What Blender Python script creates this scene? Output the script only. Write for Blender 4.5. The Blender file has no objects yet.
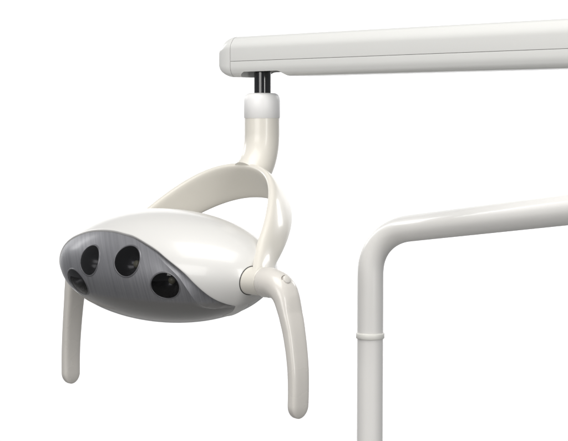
import bpy, bmesh, math
import numpy as np
from mathutils import Vector, Matrix

sc = bpy.context.scene
col = sc.collection
CAM_Z = 1.90                       # camera height above the studio floor (m)
F_PX, PCX, PCY = 1500.0, 284.0, 220.5
PITCH = math.atan((220.5 - 117.0) / 1500.0)

# ------------------------------------------------------------------ helpers
def W(p):                          # camera-origin millimetres -> world metres
    p = np.asarray(p, float)
    return p * 0.001 + np.array([0, 0, CAM_Z])

def at(px, py, y):                 # a point at the depth y (mm) seen at px,py of the photograph
    yy = math.cos(PITCH) + (PCY - py) / F_PX * math.sin(PITCH)
    zz = -math.sin(PITCH) + (PCY - py) / F_PX * math.cos(PITCH)
    return np.array([(px - PCX) / F_PX / yy, 1.0, zz / yy]) * y

def tag(o, label=None, cat=None, group=None, kind=None):
    if label: o['label'] = label
    if cat: o['category'] = cat
    if group: o['group'] = group
    if kind: o['kind'] = kind
    return o

def empty(name, loc):
    o = bpy.data.objects.new(name, None)
    col.objects.link(o)
    o.location = loc
    o.empty_display_size = 0.05
    return o

def obj(name, verts, faces, m, parent=None, origin=None, smooth=True, sharp=None):
    """verts in world metres; stored relative to the owner's location"""
    me = bpy.data.meshes.new(name)
    org = np.array(parent_world(parent)) if parent else np.zeros(3)
    if origin is not None and parent is None: org = np.array(origin)
    v = np.asarray(verts, float) - org
    me.from_pydata([tuple(x) for x in v], [], [tuple(int(i) for i in f) for f in faces])
    bm = bmesh.new(); bm.from_mesh(me)
    bmesh.ops.recalc_face_normals(bm, faces=bm.faces)
    for f in bm.faces: f.smooth = smooth
    if sharp:
        lim = math.radians(sharp)
        for e in bm.edges:
            if len(e.link_faces) == 2 and e.calc_face_angle(0) > lim: e.smooth = False
    bm.to_mesh(me); bm.free()
    me.materials.append(m)
    o = bpy.data.objects.new(name, me)
    col.objects.link(o)
    if parent: o.parent = parent
    elif origin is not None: o.location = origin
    return o

def parent_world(o):
    p = Vector((0, 0, 0))
    while o is not None:
        p = p + Vector(o.location); o = o.parent
    return tuple(p)

def loft(rings, cap0=True, cap1=True, closed=True):
    """rings: list of (n,3) arrays -> verts, faces"""
    n = len(rings[0]); V = np.concatenate(rings); Fc = []
    for i in range(len(rings) - 1):
        for j in range(n if closed else n - 1):
            k = (j + 1) % n
            Fc.append((i*n + j, i*n + k, (i+1)*n + k, (i+1)*n + j))
    V = list(V)
    if cap0:
        c = len(V); V.append(np.mean(rings[0], 0))
        for j in range(n): Fc.append((c, (j+1) % n, j))
    if cap1:
        c = len(V); V.append(np.mean(rings[-1], 0)); b = (len(rings)-1)*n
        for j in range(n): Fc.append((c, b + j, b + (j+1) % n))
    return np.array(V), Fc

def join(*parts):
    V = []; Fc = []; o = 0
    for v, f in parts:
        V.append(np.asarray(v)); Fc += [tuple(i + o for i in q) for q in f]; o += len(v)
    return np.concatenate(V), Fc

def unit(v): v = np.asarray(v, float); return v / np.linalg.norm(v)

def catmull(pts, n):
    P = [np.asarray(p, float) for p in pts]
    P = [2*P[0] - P[1]] + P + [2*P[-1] - P[-2]]
    out = []
    for i in range(1, len(P) - 2):
        for k in range(n):
            t = k / n
            a, b, c, d = P[i-1], P[i], P[i+1], P[i+2]
            out.append(0.5*((2*b) + (-a + c)*t + (2*a - 5*b + 4*c - d)*t*t + (-a + 3*b - 3*c + d)*t**3))
    out.append(P[-2]); return np.array(out)

def tube(path, radii, seg=48, cap0=True, cap1=True):
    path = np.asarray(path, float); n = len(path)
    if np.isscalar(radii): radii = [radii] * n
    T = np.gradient(path, axis=0); T /= np.linalg.norm(T, axis=1)[:, None]
    ref = np.array([1.0, 0.3, 0.0]); ref = unit(ref - T[0] * (ref @ T[0]))
    rings = []; th = np.linspace(0, 2*np.pi, seg, endpoint=False)
    for i in range(n):
        ref = unit(ref - T[i] * (ref @ T[i])); b = np.cross(T[i], ref)
        rings.append(path[i] + radii[i]*(np.outer(np.cos(th), ref) + np.outer(np.sin(th), b)))
    return loft(rings, cap0, cap1)

def lathe(base, axis, prof, seg=64, cap0=True, cap1=True):
    """prof: list of (distance along the axis, radius)"""
    axis = unit(axis); ref = np.array([1.0, 0.2, 0.1]); ref = unit(ref - axis*(ref @ axis)); b = np.cross(axis, ref)
    th = np.linspace(0, 2*np.pi, seg, endpoint=False)
    rings = [base + axis*s + r*(np.outer(np.cos(th), ref) + np.outer(np.sin(th), b)) for s, r in prof]
    return loft(rings, cap0, cap1)

# ------------------------------------------------------------------ materials
def mat(name, color, rough=0.3, metal=0.0, coat=0.0, coat_rough=0.05, spec=0.5, bump=0.0, bscale=400, mottling=0.015):
    m = bpy.data.materials.new(name); m.use_nodes = True
    nt = m.node_tree; b = nt.nodes['Principled BSDF']
    b.inputs['Roughness'].default_value = rough
    b.inputs['Metallic'].default_value = metal
    b.inputs['Coat Weight'].default_value = coat
    b.inputs['Coat Roughness'].default_value = coat_rough
    b.inputs['Specular IOR Level'].default_value = spec
    tc = nt.nodes.new('ShaderNodeTexCoord')
    # faint handling marks: gloss and tint vary a little over the surface
    n1 = nt.nodes.new('ShaderNodeTexNoise'); n1.inputs['Scale'].default_value = 14; n1.inputs['Detail'].default_value = 5
    nt.links.new(tc.outputs['Object'], n1.inputs['Vector'])
    mr = nt.nodes.new('ShaderNodeMapRange')
    mr.inputs['From Min'].default_value = 0.3; mr.inputs['From Max'].default_value = 0.7
    mr.inputs['To Min'].default_value = max(0.02, rough - 0.02); mr.inputs['To Max'].default_value = rough + 0.02
    nt.links.new(n1.outputs['Fac'], mr.inputs['Value']); nt.links.new(mr.outputs['Result'], b.inputs['Roughness'])
    mx = nt.nodes.new('ShaderNodeMix'); mx.data_type = 'RGBA'
    c = np.array(color)
    mx.inputs['A'].default_value = (*(c*(1 - mottling)), 1); mx.inputs['B'].default_value = (*np.minimum(1, c*(1 + mottling)), 1)
    nt.links.new(n1.outputs['Fac'], mx.inputs['Factor']); nt.links.new(mx.outputs['Result'], b.inputs['Base Color'])
    if bump:
        n2 = nt.nodes.new('ShaderNodeTexNoise'); n2.inputs['Scale'].default_value = bscale*8; n2.inputs['Detail'].default_value = 2
        nt.links.new(tc.outputs['Object'], n2.inputs['Vector'])
        bp = nt.nodes.new('ShaderNodeBump'); bp.inputs['Strength'].default_value = bump; bp.inputs['Distance'].default_value = 0.00012
        nt.links.new(n2.outputs['Fac'], bp.inputs['Height']); nt.links.new(bp.outputs['Normal'], b.inputs['Normal'])
    return m

M = {}
M['shell']  = mat('white_gloss_plastic', (0.71, 0.702, 0.678), 0.32, coat=0.3, coat_rough=0.08, bump=0.03, bscale=90)
M['cream']  = mat('cream_plastic', (0.735, 0.705, 0.635), 0.33, coat=0.22, coat_rough=0.07, bump=0.04, bscale=120)
M['handle'] = mat('cream_grip_plastic', (0.69, 0.662, 0.615), 0.28, coat=0.3, coat_rough=0.07, bump=0.05, bscale=160)
M['collar'] = mat('white_satin_plastic', (0.88, 0.875, 0.865), 0.42, bump=0.05, bscale=300)
M['arm']    = mat('cool_white_enamel', (0.735, 0.735, 0.712), 0.30, coat=0.2, coat_rough=0.1, bump=0.05, bscale=160)
M['pole']   = mat('white_powder_coat', (0.84, 0.828, 0.80), 0.38, coat=0.2, coat_rough=0.07, bump=0.06, bscale=200)
M['ring']   = mat('ivory_plastic', (0.84, 0.83, 0.78), 0.4, bump=0.05)
M['dark']   = mat('dark_gap_shade', (0.05, 0.05, 0.05), 0.6)  # painted shade for the ring round the pivot hub
M['seam_shade'] = mat('grey_seam_shade', (0.26, 0.26, 0.255), 0.6)  # shade colour for the core behind the arm seam
M['gap'] = mat('brown_grey_shade', (0.22, 0.20, 0.175), 0.6)  # painted shade round the handle buttons
M['chrome'] = mat('black_gloss_steel', (0.012, 0.012, 0.014), 0.09, spec=0.75)
M['reflector'] = mat('smoked_reflector', (0.055, 0.055, 0.058), 0.25, metal=0.6)
M['rim']    = mat('grey_lens_rim', (0.16, 0.16, 0.17), 0.35, metal=0.5)
M['led']    = mat('unlit_led_chip', (0.22, 0.21, 0.15), 0.3)

def brushed(z_edge):
    m = bpy.data.materials.new('brushed_gunmetal'); m.use_nodes = True
    nt = m.node_tree; b = nt.nodes['Principled BSDF']
    tc = nt.nodes.new('ShaderNodeTexCoord')
    vm = nt.nodes.new('ShaderNodeVectorMath'); vm.operation = 'DOT_PRODUCT'; vm.inputs[1].default_value = (0.97, 0.05, 0.23)
    nt.links.new(tc.outputs['Object'], vm.inputs[0])
    sx = nt.nodes.new('ShaderNodeSeparateXYZ'); nt.links.new(tc.outputs['Object'], sx.inputs[0])
    cx = nt.nodes.new('ShaderNodeCombineXYZ')
    m1 = nt.nodes.new('ShaderNodeMath'); m1.operation = 'MULTIPLY'; m1.inputs[1].default_value = 560
    m2 = nt.nodes.new('ShaderNodeMath'); m2.operation = 'MULTIPLY'; m2.inputs[1].default_value = 9
    nt.links.new(vm.outputs['Value'], m1.inputs[0]); nt.links.new(sx.outputs['Z'], m2.inputs[0])
    nt.links.new(m1.outputs[0], cx.inputs['X']); nt.links.new(m2.outputs[0], cx.inputs['Y'])
    nz = nt.nodes.new('ShaderNodeTexNoise'); nz.inputs['Scale'].default_value = 1.0; nz.inputs['Detail'].default_value = 4; nz.inputs['Roughness'].default_value = 0.65
    nt.links.new(cx.outputs[0], nz.inputs['Vector'])
    cr = nt.nodes.new('ShaderNodeValToRGB')
    cr.color_ramp.elements[0].position = 0.25; cr.color_ramp.elements[0].color = (0.215, 0.216, 0.230, 1)
    cr.color_ramp.elements[1].position = 0.75; cr.color_ramp.elements[1].color = (0.315, 0.316, 0.333, 1)
    nt.links.new(nz.outputs['Fac'], cr.inputs['Fac'])
    # brushed foil ends at the moulded, glossy underside
    mk = nt.nodes.new('ShaderNodeMapRange'); mk.interpolation_type = 'SMOOTHSTEP'
    mk.inputs['From Min'].default_value = z_edge - 0.003; mk.inputs['From Max'].default_value = z_edge + 0.003
    nt.links.new(sx.outputs['Z'], mk.inputs['Value'])
    mx = nt.nodes.new('ShaderNodeMix'); mx.data_type = 'RGBA'; mx.inputs['A'].default_value = (0.175, 0.172, 0.168, 1)
    nt.links.new(mk.outputs['Result'], mx.inputs['Factor']); nt.links.new(cr.outputs['Color'], mx.inputs['B'])
    nt.links.new(mx.outputs['Result'], b.inputs['Base Color'])
    b.inputs['Coat IOR'].default_value = 1.35
    b.inputs['Specular IOR Level'].default_value = 0.35
    for sock, lo, hi in (('Metallic', 0.1, 0.6), ('Roughness', 0.34, 0.5), ('Coat Weight', 0.9, 0.22), ('Coat Roughness', 0.03, 0.18)):
        r = nt.nodes.new('ShaderNodeMapRange'); r.inputs['To Min'].default_value = lo; r.inputs['To Max'].default_value = hi
        nt.links.new(mk.outputs['Result'], r.inputs['Value']); nt.links.new(r.outputs['Result'], b.inputs[sock])
    return m

def smoked_glass():
    m = bpy.data.materials.new('smoked_lens_glass'); m.use_nodes = True
    nt = m.node_tree; nt.nodes.clear()
    out = nt.nodes.new('ShaderNodeOutputMaterial')
    tr = nt.nodes.new('ShaderNodeBsdfTransparent'); tr.inputs['Color'].default_value = (0.6, 0.6, 0.61, 1)
    gl = nt.nodes.new('ShaderNodeBsdfGlossy'); gl.inputs['Roughness'].default_value = 0.03
    fr = nt.nodes.new('ShaderNodeFresnel'); fr.inputs['IOR'].default_value = 1.45
    mx = nt.nodes.new('ShaderNodeMixShader')
    nt.links.new(fr.outputs[0], mx.inputs[0]); nt.links.new(tr.outputs[0], mx.inputs[1]); nt.links.new(gl.outputs[0], mx.inputs[2])
    nt.links.new(mx.outputs[0], out.inputs['Surface'])
    return m
M['glass'] = smoked_glass()

# ------------------------------------------------------------------ frames of the lamp
PHI, PT, TY = math.radians(41.6), math.radians(-0.8), math.radians(50.8)
MP = np.array([-119.5, 1560.0, -161.9])                       # middle of the pivot axis (mm)
AX = np.array([math.cos(PHI), -math.sin(PHI), 0.0])           # along the pivot axis
FR = np.array([-math.sin(PHI), -math.cos(PHI), 0.0])
UP = np.array([0, 0, 1.0])
FN = FR*math.cos(PT) - UP*math.sin(PT)                        # the way the face looks
UN = UP*math.cos(PT) + FR*math.sin(PT)
HC = MP + FN*7.9 + UN*6.7                                     # centre of the head
EA, EB, EC = 138.8, 78.0, 57.6
def H(a, f, u): return HC + AX*a + FN*f + UN*u
PR, PL = H(152, 14.5, -4), H(-126, -15, -4)                   # the two pivots
M2 = (PR + PL)/2; A2 = unit(PR - PL); F2 = unit(np.cross(A2, UP)); F2 = F2 if F2 @ FR > 0 else -F2
U2 = np.cross(F2, A2); U2 = U2 if U2[2] > 0 else -U2
YC = U2*math.cos(TY) - F2*math.sin(TY)                        # towards the crown of the yoke
YN = F2*math.cos(TY) + U2*math.sin(TY)                        # across the yoke band
def Q2(a, f, u): return M2 + A2*a + F2*f + U2*u

lamp = empty('dental_lamp', tuple(W(at(262, 93, 1690))))
tag(lamp, 'cream dental operating lamp with grey four lens face hanging under the white arm', 'dental lamp')

# ---- boundary between the white shell and the grey cover, as unit directions (a/A, f/B, u/C)
BND = [(21.2,60.9,34.1),(40.7,62.8,28.7),(57,63.3,22.8),(70.8,63,15.7),(90.3,58.8,3.6),(99.1,53.9,-5.4),(105.7,46.7,-13.7),
       (110.7,37.8,-20.3),(114.9,28.1,-24.7),(118,18,-27.5),(120.4,12.5,-28),(123.5,1,-26),(127,-9,-20.5),(127,-22,-14),(117,-42,-11),
       (90,-60,-10),(50,-72,-11),(0,-77,-12),(-50,-72,-15),(-88,-60,-17),(-114,-42,-20),(-125,-22,-21.5),(-126,-8,-25),
       (-124,4,-28),(-121,14,-28.5),(-118,24,-27),(-117,27,-21),(-117.5,34,-10),(-117,38.5,1),(-111,42,12.5),(-97,46,23.2),
       (-75.5,49.9,30.5),(-53.2,52.6,35.4),(-31.3,55.5,37.5),(-12.2,57.7,37.7),(5.2,59.8,36.2)]
BD = np.array(BND) / np.array([EA, EB, EC]); BD /= np.linalg.norm(BD, axis=1)[:, None]
def closed_catmull(P, n):
    out = []; L = len(P)
    for i in range(L):
        a, b, c, d = P[i-1], P[i], P[(i+1) % L], P[(i+2) % L]
        for k in range(n):
            t = k/n; out.append(0.5*((2*b) + (-a+c)*t + (2*a-5*b+4*c-d)*t*t + (-a+3*b-3*c+d)*t**3))
    return np.array(out)
NB = 18
BL = closed_catmull(BD, NB); BL /= np.linalg.norm(BL, axis=1)[:, None]
nb = len(BL); bidx = np.arange(nb)/NB                          # control-point index along the loop
def ell(d, off=0.0):
    """point of the head ellipsoid in direction d (unit-sphere space), pushed out along the normal; local a,f,u"""
    s = np.array([EA, EB, EC]); p = d*s; n = d/s; n = n/np.linalg.norm(n, axis=-1, keepdims=True)
    return p + n*np.asarray(off)[..., None] if np.ndim(off) else p + n*off
def loc2w(P): return W(HC + np.asarray(P, float) @ np.stack([AX, FN, UN]))
def slerp(q, B, s):
    w = np.arccos(np.clip(B @ q, -1, 1))[:, None]
    return (np.sin((1-s)*w)*q + np.sin(s*w)*B)/np.sin(w), w[:, 0]

# ---- grey cover: brushed face plus the glossy underside, one moulding with a recessed border facet
M['gun'] = brushed(W(H(0, 65, -27))[2] - lamp.location.z)
q = unit(np.array([0.0, 0.72, -0.69]))
_, wB = slerp(q, BL, 0.5)
bw = np.interp(bidx, [-1, 0, 1, 2, 3, 4, 5, 6, 7, 8, 9, 10, 22, 23, 24, 25, 26, 27, 28, 29, 30, 31, 36],
               [1.3, 1.6, 2.2, 3.2, 4.4, 5.6, 6.8, 8.5, 10.5, 11, 9, 5, 3, 3, 3, 3, 3, 3, 2.4, 2, 1.4, 1.0, 1.3])
depth = np.interp(bidx, [0, 2, 4, 6, 8, 9, 10, 11, 22, 23, 24, 26, 28, 30, 36], [1.2, 2.2, 3.4, 4.6, 5.5, 5, 2.2, 0.6, 0.6, 0.8, 1.2, 1.5, 1.2, 1.0, 1.0])
sC = 1 - np.radians(bw)/wB
rings = []
NS = 130
for k in range(1, NS + 1):
    P, _ = slerp(q, BL, (sC*k/NS)[:, None]); t_ = max(0.0, (k/NS - 0.9)/0.1); rings.append(ell(P, 0.28*depth*t_*t_))
for k in range(1, 9):
    s = sC + (1.012 - sC)*k/8
    P, _ = slerp(q, BL, s[:, None]); rings.append(ell(P, depth*(0.28 - 1.5*(k/8)**0.8)))
V, Fc = loft([loc2w(r) for r in rings], True, False)
V[-1] = loc2w(ell(q[None]))[0]
lens_pos = [(-61, -17), (-32, 9), (24.5, 12), (69.5, -11)]
lens_r = [16.6, 16.6, 16.6, 15.9]
lens_sc = [(1.28, 0.86), (1.0, 0.95), (1.0, 0.96), (1.0, 0.86)]   # the openings are slightly oval
def face_point(a, u):
    f = EB*math.sqrt(max(0, 1 - (a/EA)**2 - (u/EC)**2)); return np.array([a, f, u])
lens_fr = []
for (a, u) in lens_pos:
    c = face_point(a, u); n = unit(c/np.array([EA, EB, EC])**2)
    e1 = unit(np.array([1.0, 0, 0]) - n*n[0]); e2 = np.cross(n, e1)
    if e2[2] < 0: e2 = -e2
    lens_fr.append((c, n, e1, e2))
def on_surf(p, n):                  # drop p along n onto the ellipsoid
    s = np.array([EA, EB, EC]); a_ = ((n/s)**2).sum(); b_ = 2*(p*n/s**2).sum(-1); c_ = ((p/s)**2).sum(-1) - 1
    t = (-b_ + np.sqrt(np.maximum(0, b_*b_ - 4*a_*c_)))/(2*a_); return p + n*t[..., None]
# open the holes under the lenses
R3 = np.stack([AX, FN, UN]); Lv = ((V - W(HC))*1000) @ R3.T
keep = []
cent = np.array([Lv[list(f)].mean(0) for f in Fc])
hole = np.zeros(len(Fc), bool)
for (c, n, e1, e2), r, (ka, ku) in zip(lens_fr, lens_r, lens_sc):
    dvec = cent - c; rr = np.hypot(dvec @ e1/ka, dvec @ e2/ku); hole |= (rr < r + 0.1) & ((cent @ n) > 0)
Fc = [f for f, h in zip(Fc, hole) if not h]
cover = obj('face_cover', V, Fc, M['gun'], lamp, sharp=28)
tag(cover, 'brushed grey lamp face running into a glossy grey underside')

# ---- white shell above it
qs = unit(np.array([0.0, -0.25, 1.0]))
rings = []
off_edge = 2.6
lip = np.interp(bidx, [0, 22, 25, 29, 33, 36], [2.6, 2.6, 1.0, 1.0, 2.2, 2.6])
for k in range(1, 61):
    P, _ = slerp(qs, BL, np.full((nb, 1), k/60.0)); rings.append(ell(P, off_edge + (lip - off_edge)*(k/60.0)**3))
for ds, o in ((0.004, 2.45), (0.008, 2.0), (0.0105, 1.2), (0.011, 0.2), (0.009, -10.5)):
    P, _ = slerp(qs, BL, np.full((nb, 1), 1 + ds)); rings.append(ell(P, o*lip/2.6 if o > 0 else np.full(nb, o)))
# raised bosses where the pivots enter

V, Fc = loft([loc2w(r) for r in rings], True, False)
V[-1] = loc2w(ell(qs[None], off_edge))[0]
obj('head_shell', V, Fc, M['shell'], lamp, sharp=50)

# ---- white side straps below the shell, under each pivot
def strap(sgn):
    rows = []
    us = np.linspace(-26.5, -44.5, 18)
    for i, u in enumerate(us):
        t = i/(len(us)-1)
        f0 = 20 - 13*min(1, t*1.6)**0.8; f1 = 1 - 13*t
        fs = np.linspace(f0, f1, 17); s = []
        for j, f in enumerate(fs):
            e = min(j, 16 - j); o = ([-0.6, 0.5, 0.9][e] if e < 3 else 1.0)*(1 - 0.4*t)
            if i == len(us)-1: o = -0.8
            a = EA*math.sqrt(max(0.0004, 1 - (f/EB)**2 - (u/EC)**2)); p = np.array([a, f, u])
            n = unit(p/np.array([EA, EB, EC])**2); p = p + n*o*1.3; p[0] *= sgn; s.append(p)
        rows.append(np.array(s))
    V, Fc = loft([loc2w(r) for r in rows], False, False, closed=False)
    return obj('side_strap', V, Fc, M['shell'], lamp)
strap(1); strap(-1)

# ---- lenses
th = np.linspace(0, 2*np.pi, 64, endpoint=False)
for (c, n, e1, e2), r, (ka, ku) in zip(lens_fr, lens_r, lens_sc):
    e1, e2 = e1*ka, e2*ku
    circ = lambda rad: on_surf(c + rad*(np.outer(np.cos(th), e1) + np.outer(np.sin(th), e2)), n)
    rings = [circ(rad) + n*(0.1 + 0.5*(1 - (rad/r)**2)) for rad in np.linspace(0.8, r - 0.5, 12)]
    V, Fc = loft([loc2w(x) for x in rings], True, False)
    g = obj('lens', V, Fc, M['glass'], lamp)
    prof = [(r - 0.7, -2.0), (r - 0.55, 0.2), (r - 0.3, 0.45), (r + 0.3, 0.5), (r + 0.8, 0.35), (r + 1.3, -0.2)]
    V, Fc = loft([loc2w(circ(rad) + n*h_) for rad, h_ in prof], False, False)
    obj('lens_rim', V, Fc, M['rim'], g)
    cup = []
    for k in range(22):
        t = k/21; rad = (r - 1.0)*(1 - t) + 3.2*t
        dz = -2.0 - 15*(1 - (rad/(r-1.0))**2)**0.9 + (0.12 if k % 2 else -0.05)
        base = c + rad*(np.outer(np.cos(th), e1) + np.outer(np.sin(th), e2))
        if k < 3: base = base*(1 - k/3) + (k/3)*base; 
        s0 = circ(rad) if k < 6 else None
        p = base + n*dz
        if s0 is not None: p = (s0 + n*dz)*(1 - k/6) + p*(k/6)
        cup.append(p)
    V, Fc = loft([loc2w(x) for x in cup], False, True)
    obj('reflector', V, Fc, M['reflector'], g)
    V, Fc = lathe(W(HC + (c - n*17.3) @ R3), n @ R3, [(0, .0040), (.002, .0039), (.0035, .003), (.0042, .0012)], 24)
    obj('led_chip', V, Fc, M['led'], g)

# ------------------------------------------------------------------ yoke
YL, YH, YW, YT = 119.2, 144.3, 46.6, 9.5
def yoke_curve(t):
    c, k = math.cos(t), math.sin(t)
    a = YL*c*(1 - 0.234*k**2 + 0.304*k**4) - 2.9*k**2
    foot = max(0.0, 1 - min(t, math.pi - t)/0.33)**2
    return a + math.copysign(20*foot, c), YH*k*(1 - 0.012*c)
pts = [np.array(yoke_curve(t)) for t in np.linspace(0.0, math.pi, 201)]
pts = [np.array([YL + 22, -9.0])] + pts + [np.array([-YL - 22, -9.0])]
cur = np.array(pts)
# resample evenly
d = np.r_[0, np.cumsum(np.linalg.norm(np.diff(cur, axis=0), axis=1))]
ss = np.linspace(0, d[-1], 141); cur = np.stack([np.interp(ss, d, cur[:, 0]), np.interp(ss, d, cur[:, 1])], -1)
for _ in range(3): cur[1:-1] = 0.25*cur[:-2] + 0.5*cur[1:-1] + 0.25*cur[2:]
tan = np.gradient(cur, axis=0); tan /= np.linalg.norm(tan, axis=1)[:, None]
def yw(frac, a):                    # band width along the arch
    g = YW*(1 - 0.40*min(1.0, abs(a)/YL)**4); k = max(0, (abs(frac - 0.5)*2 - 0.95)/0.05); return g*math.sqrt(max(0.01, 1 - k*k))
rings = []
for i, (p, tg) in enumerate(zip(cur, tan)):
    nr = np.array([tg[1], -tg[0]])                     # outward
    if nr @ (p - np.array([0, 40])) < 0: nr = -nr
    w_ = yw(i/140, p[0])/2; ring = []
    for k in range(48):
        an = 2*np.pi*k/48; cx_, sy_ = math.cos(an), math.sin(an)
        x = math.copysign(abs(cx_)**(2/4.5), cx_)*w_
        y = math.copysign(abs(sy_)**(2/3.0), sy_)*YT/2
        xx = x/w_
        y += (2.2*(1 - xx*xx) if sy_ > 0 else 2.0*(1 - xx*xx)) - 1.0   # bowed: convex outside, hollow inside
        ring.append(M2 + A2*(p[0] + nr[0]*y) + YC*(p[1] + nr[1]*y) + YN*x)
    rings.append(W(np.array(ring)))
V, Fc = loft(rings)
yoke = obj('yoke', V, Fc, M['cream'], lamp)

# pivot hubs between head and yoke feet, and a dark ring painting the shade where one enters the shell
for sgn in (1, -1):
    V, Fc = lathe(W(Q2(sgn*100, 0, 0)), A2*sgn, [(0, .0138), (.0405, .0138), (.0414, .0136), (.0418, .0130), (.0440, .0130)], 64)
    obj('pivot_hub', V, Fc, M['cream'], yoke, sharp=50)
ring = []
for an in np.linspace(0, 2*np.pi, 97):
    o = Q2(0, 14.1*math.cos(an), 14.1*math.sin(an)) - HC; o = np.array([o @ AX, o @ FN, o @ UN]); dv = np.array([A2 @ AX, A2 @ FN, A2 @ UN])
    lo, hi = 60.0, 170.0
    for _ in range(40):
        mid = (lo + hi)/2; p = o + dv*mid
        if ((p/np.array([EA + 2.6, EB + 2.6, EC + 2.6]))**2).sum() < 1: lo = mid
        else: hi = mid
    ring.append(HC + (o + dv*lo) @ np.stack([AX, FN, UN]))
V, Fc = tube([W(p) for p in ring], 0.0005, 8)
obj('pivot_gap_shade', V, Fc, M['dark'], yoke)

# ------------------------------------------------------------------ handles
def handle(sgn):
    ctrl = [(142.5, 0), (153, -0.2), (163, -2.5), (171, -9.5), (175.5, -22), (180, -48), (184.5, -80), (187.5, -108), (188.5, -138)]
    ctrl = [(x, y*(0.915 if sgn > 0 else 1.03)) for x, y in ctrl]
    bow = (0, 0, 0, .3, 1.2, 3.6, 4.2, 2.6, 0.8); ctrl = [(x + b_*(1.2 if sgn > 0 else 0.3), y) for (x, y), b_ in zip(ctrl, bow)]
    path = catmull([np.array(c) for c in ctrl], 12)
    dd = np.r_[0, np.cumsum(np.linalg.norm(np.diff(path, axis=0), axis=1))]
    ss = np.concatenate([np.linspace(0, dd[-1] - 13, 90)[:-1], dd[-1] - 13 + 13*np.sin(np.linspace(0, np.pi/2, 20))])
    pa = np.stack([np.interp(ss, dd, path[:, 0]), np.interp(ss, dd, path[:, 1])], -1)
    tg = np.gradient(pa, ss + np.arange(len(ss))*1e-6, axis=0); tg /= np.linalg.norm(tg, axis=1)[:, None]
    Ltot = dd[-1]; rings = []
    for i, (p, t, s) in enumerate(zip(pa, tg, ss)):
        nr = np.array([-t[1], t[0]])
        wF = np.interp(s, [0, 12, 24, 40, 70, 120, Ltot], [29.5, 29.5, 29.0, 26.0, 22.8, 21.3, 21.0])
        wT = np.interp(s, [0, 12, 22, 34, 52, 90, Ltot], [29.5, 29.0, 26.0, 19.0, 13.5, 11.5, 11.0])
        ex = np.interp(s, [0, 14, 40, 60], [2.0, 2.05, 3.0, 4.0])
        r = Ltot - s
        if r < 13: g = math.sqrt(max(0.0, 1 - ((13 - r)/13)**2)); wF *= max(0.03, g); wT *= max(0.12, 0.35 + 0.65*g) if g > 0.05 else 0.12
        if i == 0: wF *= 0.94; wT *= 0.94
        if i == 1: wF *= 0.99; wT *= 0.99
        ring = []
        for k in range(48):
            an = 2*np.pi*k/48; cx_, sy_ = math.cos(an), math.sin(an)
            x = math.copysign(abs(cx_)**(2/ex), cx_)*wF/2; y = math.copysign(abs(sy_)**(2/ex), sy_)*wT/2
            ring.append(Q2(sgn*(p[0] + nr[0]*y), x, p[1] + nr[1]*y))
        rings.append(W(np.array(ring)))
    V, Fc = loft(rings)
    h = obj('handle', V, Fc, M['handle'], lamp)
    ax = unit(A2*sgn*0.9 + U2*0.43); pb = Q2(sgn*170.6, 0.5, 3.0)
    V, Fc = lathe(W(pb), ax, [(0, .0043), (.0050, .0043), (.0058, .0040), (.0062, .0033)], 32)
    obj('button', V, Fc, M['handle'], h, sharp=50)
    V, Fc = lathe(W(pb), ax, [(0, .0050), (.0036, .0050)], 32)
    obj('button_gap_shade', V, Fc, M['gap'], h, sharp=50)  # darker ring painting the shadow around the button
handle(1); handle(-1)

# ------------------------------------------------------------------ neck, collar, spindle
crown = M2 + YC*(YH + YT/2)
DN = crown[1] + 10.0
top = at(262, 118, DN); RN = 17.5/1500*DN
p0 = top; p1 = at(262, 133, DN)
def band(a, n):                     # a point on the outside of the yoke near its crown
    t = math.acos(max(-1, min(1, a/YL*1.05))); x, h = yoke_curve(t)
    return M2 + A2*x + YC*(h + YT/2) + YN*n
def pix(P):
    d = P[1]*math.cos(PITCH) - P[2]*math.sin(PITCH); u = P[1]*math.sin(PITCH) + P[2]*math.cos(PITCH)
    return np.array([PCX + F_PX*P[0]/d, PCY - F_PX*u/d])
seat = min(((np.linalg.norm(pix(band(a, n)) - np.array([253.0, 172.0])), a, n) for a in np.linspace(-30, 30, 61) for n in np.linspace(-12, 16, 57)))
end = band(seat[1], seat[2]) - YC*7.0
b1 = p1 + np.array([0, 0, -16.0]); b2 = end + YC*19
bez = [(1-t)**3*p1 + 3*(1-t)**2*t*b1 + 3*(1-t)*t*t*b2 + t**3*end for t in np.linspace(0, 1, 40)]
path = [p0 + (p1 - p0)*t for t in np.linspace(0, 1, 10)[:-1]] + bez
npth = len(path); rad = [RN*(1 + 0.04*max(0, (i - npth + 30)/30)**1.6 + (0.0 if i > npth - 7 else 0)) for i in range(npth)]
V, Fc = tube([W(p) for p in path], [r*.001 for r in rad], 72)
neck = obj('neck', V, Fc, M['cream'], lamp, sharp=50)
mm = lambda px: px/1500*DN*.001
c0 = at(262, 118.4, DN)
hgt = 25.2/1500*DN*.001
V, Fc = lathe(W(c0), UP, [(0, mm(17.2)), (.0006, mm(18.0)), (hgt*.72, mm(18.0)), (hgt*.86, mm(17.3)), (hgt*.94, mm(16.0)), (hgt*.985, mm(14.0)), (hgt, mm(12.0))], 72)
obj('collar', V, Fc, M['collar'], neck)
s0 = at(262.5, 100, DN)
V, Fc = lathe(W(s0), UP, [(0, mm(8.4)), (.030, mm(8.4)), (.0302, mm(7.9)), (.033, mm(7.9)), (.0332, mm(8.4)), (.056, mm(8.4))], 48)
obj('spindle', V, Fc, M['chrome'], neck, sharp=50)

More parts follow.
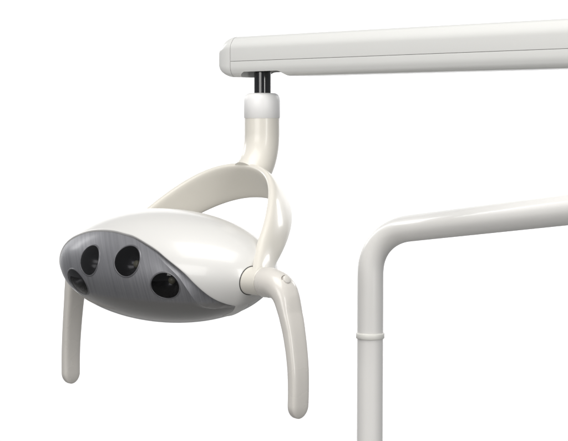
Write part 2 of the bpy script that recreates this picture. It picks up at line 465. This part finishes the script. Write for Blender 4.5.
# ------------------------------------------------------------------ spring arm above
A0 = at(230, 61.5, DN*1.001); A1 = at(568, 48.6, DN*1.001*0.815)      # the seam line on the near side face
HDIR = A1 - A0; HL = np.linalg.norm(HDIR); AD = HDIR/HL
AS = unit(np.cross(AD, UP)); 
if AS[1] > 0: AS = -AS                                         # towards the viewer
AV = np.cross(AS, AD); AV = AV if AV[2] > 0 else -AV
HALF = 24.5
A0 = A0 - AS*HALF; ARM_LEN = HL + 260
def S(s, h, v): return A0 + AD*s + AS*h + AV*v                  # v: 0 at the seam
arm = empty('spring_arm', tuple(W(S(0, 0, -17))))
tag(arm, 'long white box shaped arm with a rounded end cap above the dental lamp', 'lamp arm')
def rounded(poly, r, n=6):
    out = []; L = len(poly); r0 = r
    for i in range(L):
        r = 0.35 if abs(poly[i][1]) < 0.5 else r0
        p, a, b = np.array(poly[i], float), np.array(poly[i-1], float), np.array(poly[(i+1) % L], float)
        da, db = unit(a - p), unit(b - p); rr = min(r, np.linalg.norm(a-p)*.45, np.linalg.norm(b-p)*.45)
        for k in range(n + 1):
            t = k/n; out.append((1-t)**2*(p + da*rr) + 2*t*(1-t)*p + t*t*(p + db*rr))
    return np.array(out)
up_poly = [(-24.5, .2), (24.5, .2), (24.5, 17.0), (19.5, 25.0), (14.0, 27.5), (-14.0, 27.5), (-19.5, 25.0), (-24.5, 17.0)]
lo_poly = [(-24.5, -.2), (-24.5, -8.0), (-22.5, -14.0), (-17.5, -17.0), (17.5, -17.0), (22.5, -14.0), (24.5, -8.0), (24.5, -.2)]
def extr(poly, s0, s1, rr, inset=0.7):
    P = rounded(poly, rr)
    c = P.mean(0)
    rings = []
    for s, k in ((s0, inset), (s0 + .25, inset*.3), (s0 + .9, 0), (s1, 0)):
        Q = P + np.stack([-np.sign(P[:, 0])*np.minimum(k, np.abs(P[:, 0])), -np.sign(P[:, 1]-c[1])*np.minimum(k, np.abs(P[:, 1]-c[1]))], -1)
        rings.append(np.array([W(S(s, h, v)) for h, v in Q]))
    return loft(rings)
V, Fc = extr(up_poly, 0.3, ARM_LEN, 4.0, 0.25)
obj('upper_cover', V, Fc, M['arm'], arm, sharp=40)
V, Fc = extr(lo_poly, 0.3, ARM_LEN, 4.0, 0.25)
lower = obj('lower_cover', V, Fc, M['arm'], arm, sharp=40)
# slot for the spindle
sp = W(at(262.5, 80, DN)); rel = (sp - W(A0))*1000; SLS = rel @ AD; SLH = rel @ AS
bmv = []
for v in (-24.0, -2.9):
    ring = []
    for k in range(64):
        an = 2*np.pi*k/64; cx_, sy_ = math.cos(an), math.sin(an)
        s_ = (42.0 if cx_ > 0 else -3.0) + 14*math.copysign(abs(cx_)**.7, cx_); ring.append(W(S(SLS + s_, 23.4*math.copysign(abs(sy_)**.5, sy_), v)))
    bmv.append(np.array(ring))
V, Fc = loft(bmv)
cut = obj('slot_cutter', V, Fc, M['arm'], arm, smooth=False)
md = lower.modifiers.new('b', 'BOOLEAN'); md.operation = 'DIFFERENCE'; md.object = cut; md.solver = 'EXACT'
dg = bpy.context.evaluated_depsgraph_get()
nm = bpy.data.meshes.new_from_object(lower.evaluated_get(dg))
lower.modifiers.clear(); lower.data = nm
bpy.data.objects.remove(cut, do_unlink=True)
bm = bmesh.new(); bm.from_mesh(nm)
for f in bm.faces: f.smooth = True
for e in bm.edges:
    if len(e.link_faces) == 2: e.smooth = e.calc_face_angle(0) < math.radians(32)
bm.to_mesh(nm); bm.free()
# added grey core that paints the shade inside the seam and slot
V, Fc = loft([np.array([W(S(s, h, v)) for h, v in ((-23.4, -3), (23.4, -3), (23.4, 3), (-23.4, 3))]) for s in (-0.2, ARM_LEN - 1)])
obj('seam_shade_core', V, Fc, M['seam_shade'], arm, smooth=False)
# end cap
full = rounded([(-24.5, 17.0), (-24.5, -8.0), (-22.5, -14.0), (-17.5, -17.0), (17.5, -17.0), (22.5, -14.0), (24.5, -8.0), (24.5, 17.0), (19.5, 25.0), (14.0, 27.5), (-14.0, 27.5), (-19.5, 25.0)], 4.0)
rings = []
for k in range(26):
    t = math.sin(k/25*math.pi/2); g = (1 - t**1.9)**(1/1.9); g = max(g, 0.0)
    gv = 0.30 + 0.70*g; gh = 0.62 + 0.38*g
    if k == 25: gv *= .9; gh *= .95
    rings.append(np.array([W(S(-0.3 - 26*t, h*gh, 1.5 + (v - 1.5)*gv)) for h, v in full]))
V, Fc = loft(rings)
obj('end_cap', V, Fc, M['arm'], arm, sharp=50)

# ------------------------------------------------------------------ bent pole
RP = 13.0/1500*1600
pole = empty('support_pole', tuple(W(at(370.3, 441, 1600))*np.array([1, 1, 0])))
tag(pole, 'white tubular pole on the right bending over into a slightly rising tube', 'lamp pole')
bx = at(370.3, 300, 1600); floor_p = np.array([bx[0], bx[1], -CAM_Z*1000])
m_t = S(HL + 215, 0, -17.0)                                    # under the far end of the lamp arm
k0 = np.array([bx[0], bx[1], at(370.3, 272, 1600)[2]])
e0 = at(408, 228.4, 1562); e1 = at(568, 209.6, 1325)
dirv = unit(e1 - e0)
# bend: quarter-like bezier between the straight runs
corner_t = None
b1 = k0 + np.array([0, 0, 30.0]); b2 = e0 - dirv*36
bend = [(1-t)**3*k0 + 3*(1-t)**2*t*b1 + 3*(1-t)*t*t*b2 + t**3*e0 for t in np.linspace(0, 1, 40)]
straight = [e0 + (e1 - e0)*t for t in np.linspace(0.03, 1.25, 24)]
e2 = straight[-1]
tail = [(1-t)**3*e2 + 3*(1-t)**2*t*(e2 + dirv*60) + 3*(1-t)*t*t*(m_t - UP*75) + t**3*m_t for t in np.linspace(0.03, 1, 30)]
ringz = at(370.3, 335.5, 1600)[2]
lowp = [np.array([bx[0], bx[1], z]) for z in np.linspace(-CAM_Z*1000, ringz, 24)]
upp = [np.array([bx[0], bx[1], z]) for z in np.linspace(ringz, k0[2], 8)[:-1]]
V, Fc = tube([W(p) for p in lowp], RP*.001, 64)
obj('upright_tube', V, Fc, M['pole'], pole, sharp=45)
run = np.array(upp + bend + straight + tail)
d = np.r_[0, np.cumsum(np.linalg.norm(np.diff(run, axis=0), axis=1))]; ev = np.linspace(0, d[-1], 320)
run = np.stack([np.interp(ev, d, run[:, k]) for k in range(3)], -1)
for _ in range(12): run[1:-1] = 0.25*run[:-2] + 0.5*run[1:-1] + 0.25*run[2:]
V, Fc = tube([W(p) for p in run], RP*1.004*.001, 96)
obj('bent_tube', V, Fc, M['pole'], pole, sharp=45)
rz = np.array([bx[0], bx[1], ringz])
V, Fc = lathe(W(rz - UP*3.2), UP, [(0, .0140), (.0002, .0148), (.0008, .0153), (.0056, .0153), (.0062, .0149), (.0064, .0140)], 64)
obj('joint_ring', V, Fc, M['ring'], pole, sharp=50)

# ------------------------------------------------------------------ studio sweep
def sheet():                        # wide paper drop with a slight sag between its sides, hung clear of the floor
    V = []; Fc = []; nx, nz = 24, 10
    for i in range(nx + 1):
        for j in range(nz + 1):
            x = -4.2 + 8.4*i/nx; V.append((x, 6.0 + 0.03*math.sin(x*1.3) - 0.02*abs(x)**1.5, 0.42 + 3.3*j/nz))
    for i in range(nx):
        for j in range(nz): k = i*(nz+1) + j; Fc.append((k, k+1, k+nz+2, k+nz+1))
    return np.array(V), Fc
M['paper'] = mat('white_backdrop_paper', (0.86, 0.86, 0.86), 0.8, spec=0.2, mottling=0.004)
V, Fc = sheet()
bd = obj('backdrop', V, Fc, M['paper'])
tag(bd, 'plain white studio backdrop hanging behind the lamp', 'backdrop', kind='structure')
M['floor'] = mat('grey_studio_floor', (0.24, 0.237, 0.23), 0.6)
fl = obj('floor', [(-5, -3, 0), (5, -3, 0), (5, 6.5, 0), (-5, 6.5, 0)], [(0, 1, 2, 3)], M['floor'])
tag(fl, 'pale grey studio floor under the lamp pole', 'floor', kind='structure')

# ------------------------------------------------------------------ light
def area(name, loc, target, sx, sy, power, color=(1, 1, 1), spread=180):
    l = bpy.data.lights.new(name, 'AREA'); l.shape = 'RECTANGLE'; l.size = sx; l.size_y = sy; l.energy = power; l.color = color
    l.spread = math.radians(spread)
    o = bpy.data.objects.new(name, l); col.objects.link(o)
    o.location = loc; o.rotation_euler = (Vector(target) - Vector(loc)).to_track_quat('-Z', 'Y').to_euler()
    return o
area('backdrop_lamp', (-2.6, 4.1, 3.0), (0.9, 6.0, 1.7), 1.6, 1.0, 105, spread=150)
area('backdrop_lamp', (2.6, 4.1, 3.0), (-0.9, 6.0, 1.7), 1.6, 1.0, 105, spread=150)
area('overhead_softbox', (-0.15, 0.85, 3.35), (-0.05, 1.5, 1.75), 1.7, 1.2, 27, (1, 0.985, 0.96))
area('left_softbox', (-1.35, -0.6, 2.35), (0.0, 1.5, 1.75), 1.5, 1.2, 25, (1, 0.985, 0.965))
area('right_strip_softbox', (1.2, -0.4, 2.1), (0.0, 1.6, 1.75), 0.35, 1.3, 14, (1, 0.99, 0.975))

w = bpy.data.worlds.new('World'); sc.world = w; w.use_nodes = True
w.node_tree.nodes['Background'].inputs['Color'].default_value = (0.93, 0.95, 1.0, 1)
w.node_tree.nodes['Background'].inputs['Strength'].default_value = 0.25

# ------------------------------------------------------------------ camera
cam = bpy.data.cameras.new('camera'); co = bpy.data.objects.new('camera', cam); col.objects.link(co)
co.location = (0, 0, CAM_Z); co.rotation_euler = (math.pi/2 - PITCH, 0, 0)
cam.sensor_width = 36; cam.lens = F_PX/568*36; cam.clip_start = 0.05; cam.clip_end = 100
sc.camera = co
sc.view_settings.view_transform = 'Standard'; sc.view_settings.look = 'None'
sc.view_settings.exposure = 0; sc.view_settings.gamma = 1
sc.render.engine = 'CYCLES'
sc.cycles.max_bounces = 8
sc.cycles.use_denoising = True
